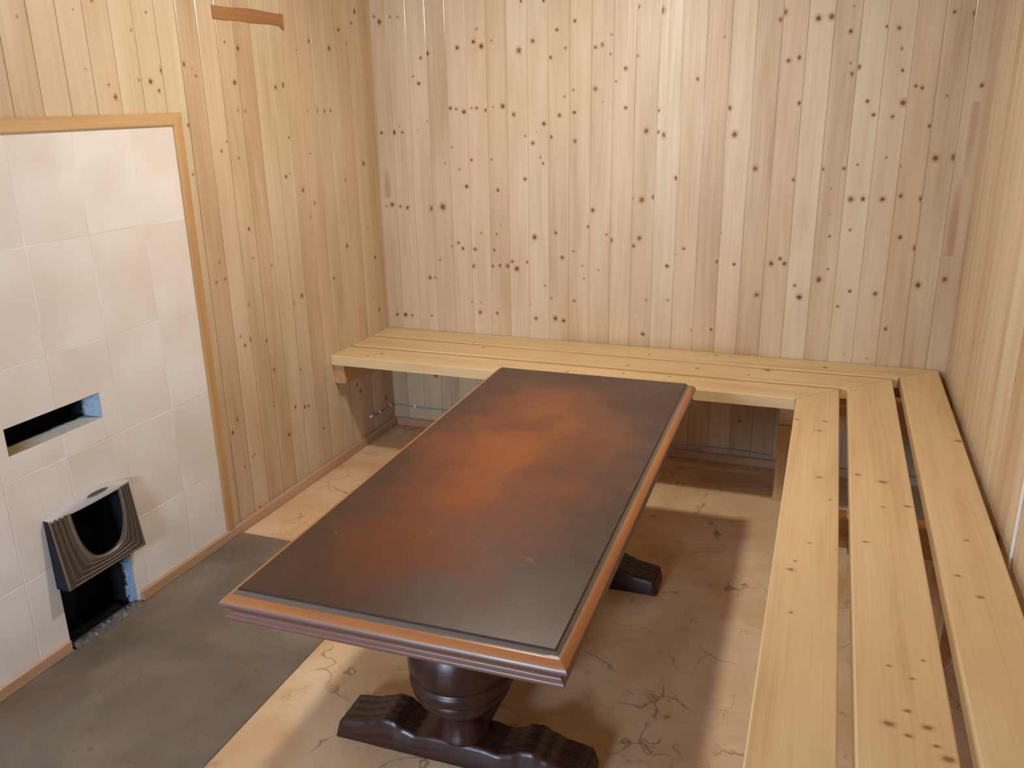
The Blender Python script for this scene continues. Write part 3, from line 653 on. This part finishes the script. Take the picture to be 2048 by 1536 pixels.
# ------------------------------------------------------------------ small things on the walls
mb = MB(); zt, zb = 1.664, 1.625; rn = random.Random(2); n = 30; O = lwp(.75, .003, 1.64)
P = []
for i in range(n+1):
    t = i/n; s = .929-(.929-.580)*t; z1_ = zt-.002*math.sin(t*9); z0_ = zb-.001*math.sin(t*14)+(-.012*max(0, (t-.93)/.07))
    P.append([lwp(s, -.001, z1_), lwp(s, .004, z1_-.0005), lwp(s, .005, z1_-.002), lwp(s, .005, z0_+.002), lwp(s, .004, z0_+.0005), lwp(s, -.001, z0_)])
mb.grid(P, 0, False, [[(z*1.0, s_, 0) for z in (.0, .005, .007, .035, .038, .04)] for s_ in [i/n*.35 for i in range(n+1)]], (3.3, .6, .2))
mb.face(P[0][::-1], bs=(3.3, .6, .2)); mb.face(P[-1], bs=(3.3, .6, .2))
tag(mb.build('wooden_strip', M_STRIP, loc=O), 'short brown wooden strip fixed high on the left wall', 'wooden strip')
# cable along the foot of the walls
cz = .094
pts = [lwp(.208, .009, .108), lwp(.18, .008, .100), lwp(.139, .007, .096), lwp(.09, .007, .096), lwp(.046, .006, .096), lwp(.012, .008, .094)]
pts += [bwp(.010, .006, .093), bwp(.03, .006, .092)]
x = .08
while x < 1.64:
    z = .090-.0*x-(.035*max(0, min(1, (x-.7)/.4)))+.004*math.sin(x*14)*(x > .6); pts.append(bwp(x, .006, z)); x += .05
mb = MB(); mb.tube(pts, .0032, 8)
tag(mb.build('electric_cable', M_CABLE, loc=bwp(.3, .006, .09)), 'thin grey cable clipped low on the walls under the back bench', 'cable')
def clip(x, y, z, rz, lab, sc=1):
    mb = MB(); P = []
    for j in range(7):
        a = math.pi*j/6; P.append([(-.004, -.0072*math.sin(a)*1.0-.0015, .0065*math.cos(a)), (.004, -.0072*math.sin(a)-.0015, .0065*math.cos(a))])
    mb.grid(P, 0, True); mb.box(-.004, .004, -.0045, 0, .005, .013, ident, 0, 0, bev=.001)
    o = mb.build('cable_clip', M_CLIP, None); o.location = (x, y, z); o.rotation_euler = (0, 0, rz); o.scale = (sc,)*3
    return tag(o, lab, 'cable clip', 'white clips holding the cable')
q = lwp(.139, 0.002, .096); clip(q[0], q[1], q[2], math.radians(90), 'white cable clip on the left wall, second from the cable end', 1.15)
q = lwp(.046, 0.002, .096); clip(q[0], q[1], q[2], math.radians(90), 'white cable clip on the left wall nearest the corner', 1.15)
clip(.105, -.0005, .090, 0, 'white cable clip on the back wall right of the corner', 1.2)
mb = MB(); mb.box(-.010, .010, 0, .012, -.006, .006, ident, 0, 0, bev=.003)
o = mb.build('cable_plug', M_CLIP); q = lwp(.212, 0.0005, .110); o.location = q; o.rotation_euler = (0, 0, math.radians(-90))
tag(o, 'small white plastic end piece of the cable on the left wall', 'plug')
mb = MB(); mb.box(1.351, 1.360, 0, .006, .413, CEIL-.01, rwp, 0, 2, bev=.0015)  # thin white upright strip standing proud of the boards
tag(mb.build('white_strip', M_WHITE, loc=rwp(1.355, .0005, .45)), 'thin white upright strip on the right wall above the bench', 'cable duct')
# ------------------------------------------------------------------ ceiling lamp
lamp = empty('ceiling_lamp', (LAMP[0], LAMP[1], CEIL), 'small round glowing dome lamp on the ceiling over the table', 'lamp')
def below(mb):
    for i in range(len(mb.v)): mb.v[i] = tuple(Vector(mb.v[i]))
    return mb
mb = MB(); mb.lathe([(0, 0), (LAMP_R+.016, 0), (LAMP_R+.016, -.010), (LAMP_R+.010, -.016), (LAMP_R+.002, -.018), (0, -.018)], 0, 0, 40); mb.build('lamp_base', M_WHITE, lamp)
N = NT('glowing_dome', .3); N.set('Base Color', (1, .9, .8, 1)); N.set('Emission Color', (*LAMP_COL, 1)); N.set('Emission Strength', LAMP_STRENGTH)
mb = MB(); mb.lathe([(LAMP_R*math.cos(a), -.018-LAMP_R*.85*math.sin(a)) for a in [math.pi/2*k/10 for k in range(10)]]+[(.0001, -.018-LAMP_R*.85)], 0, 0, 32)
mb.build('dome', N.m, lamp)
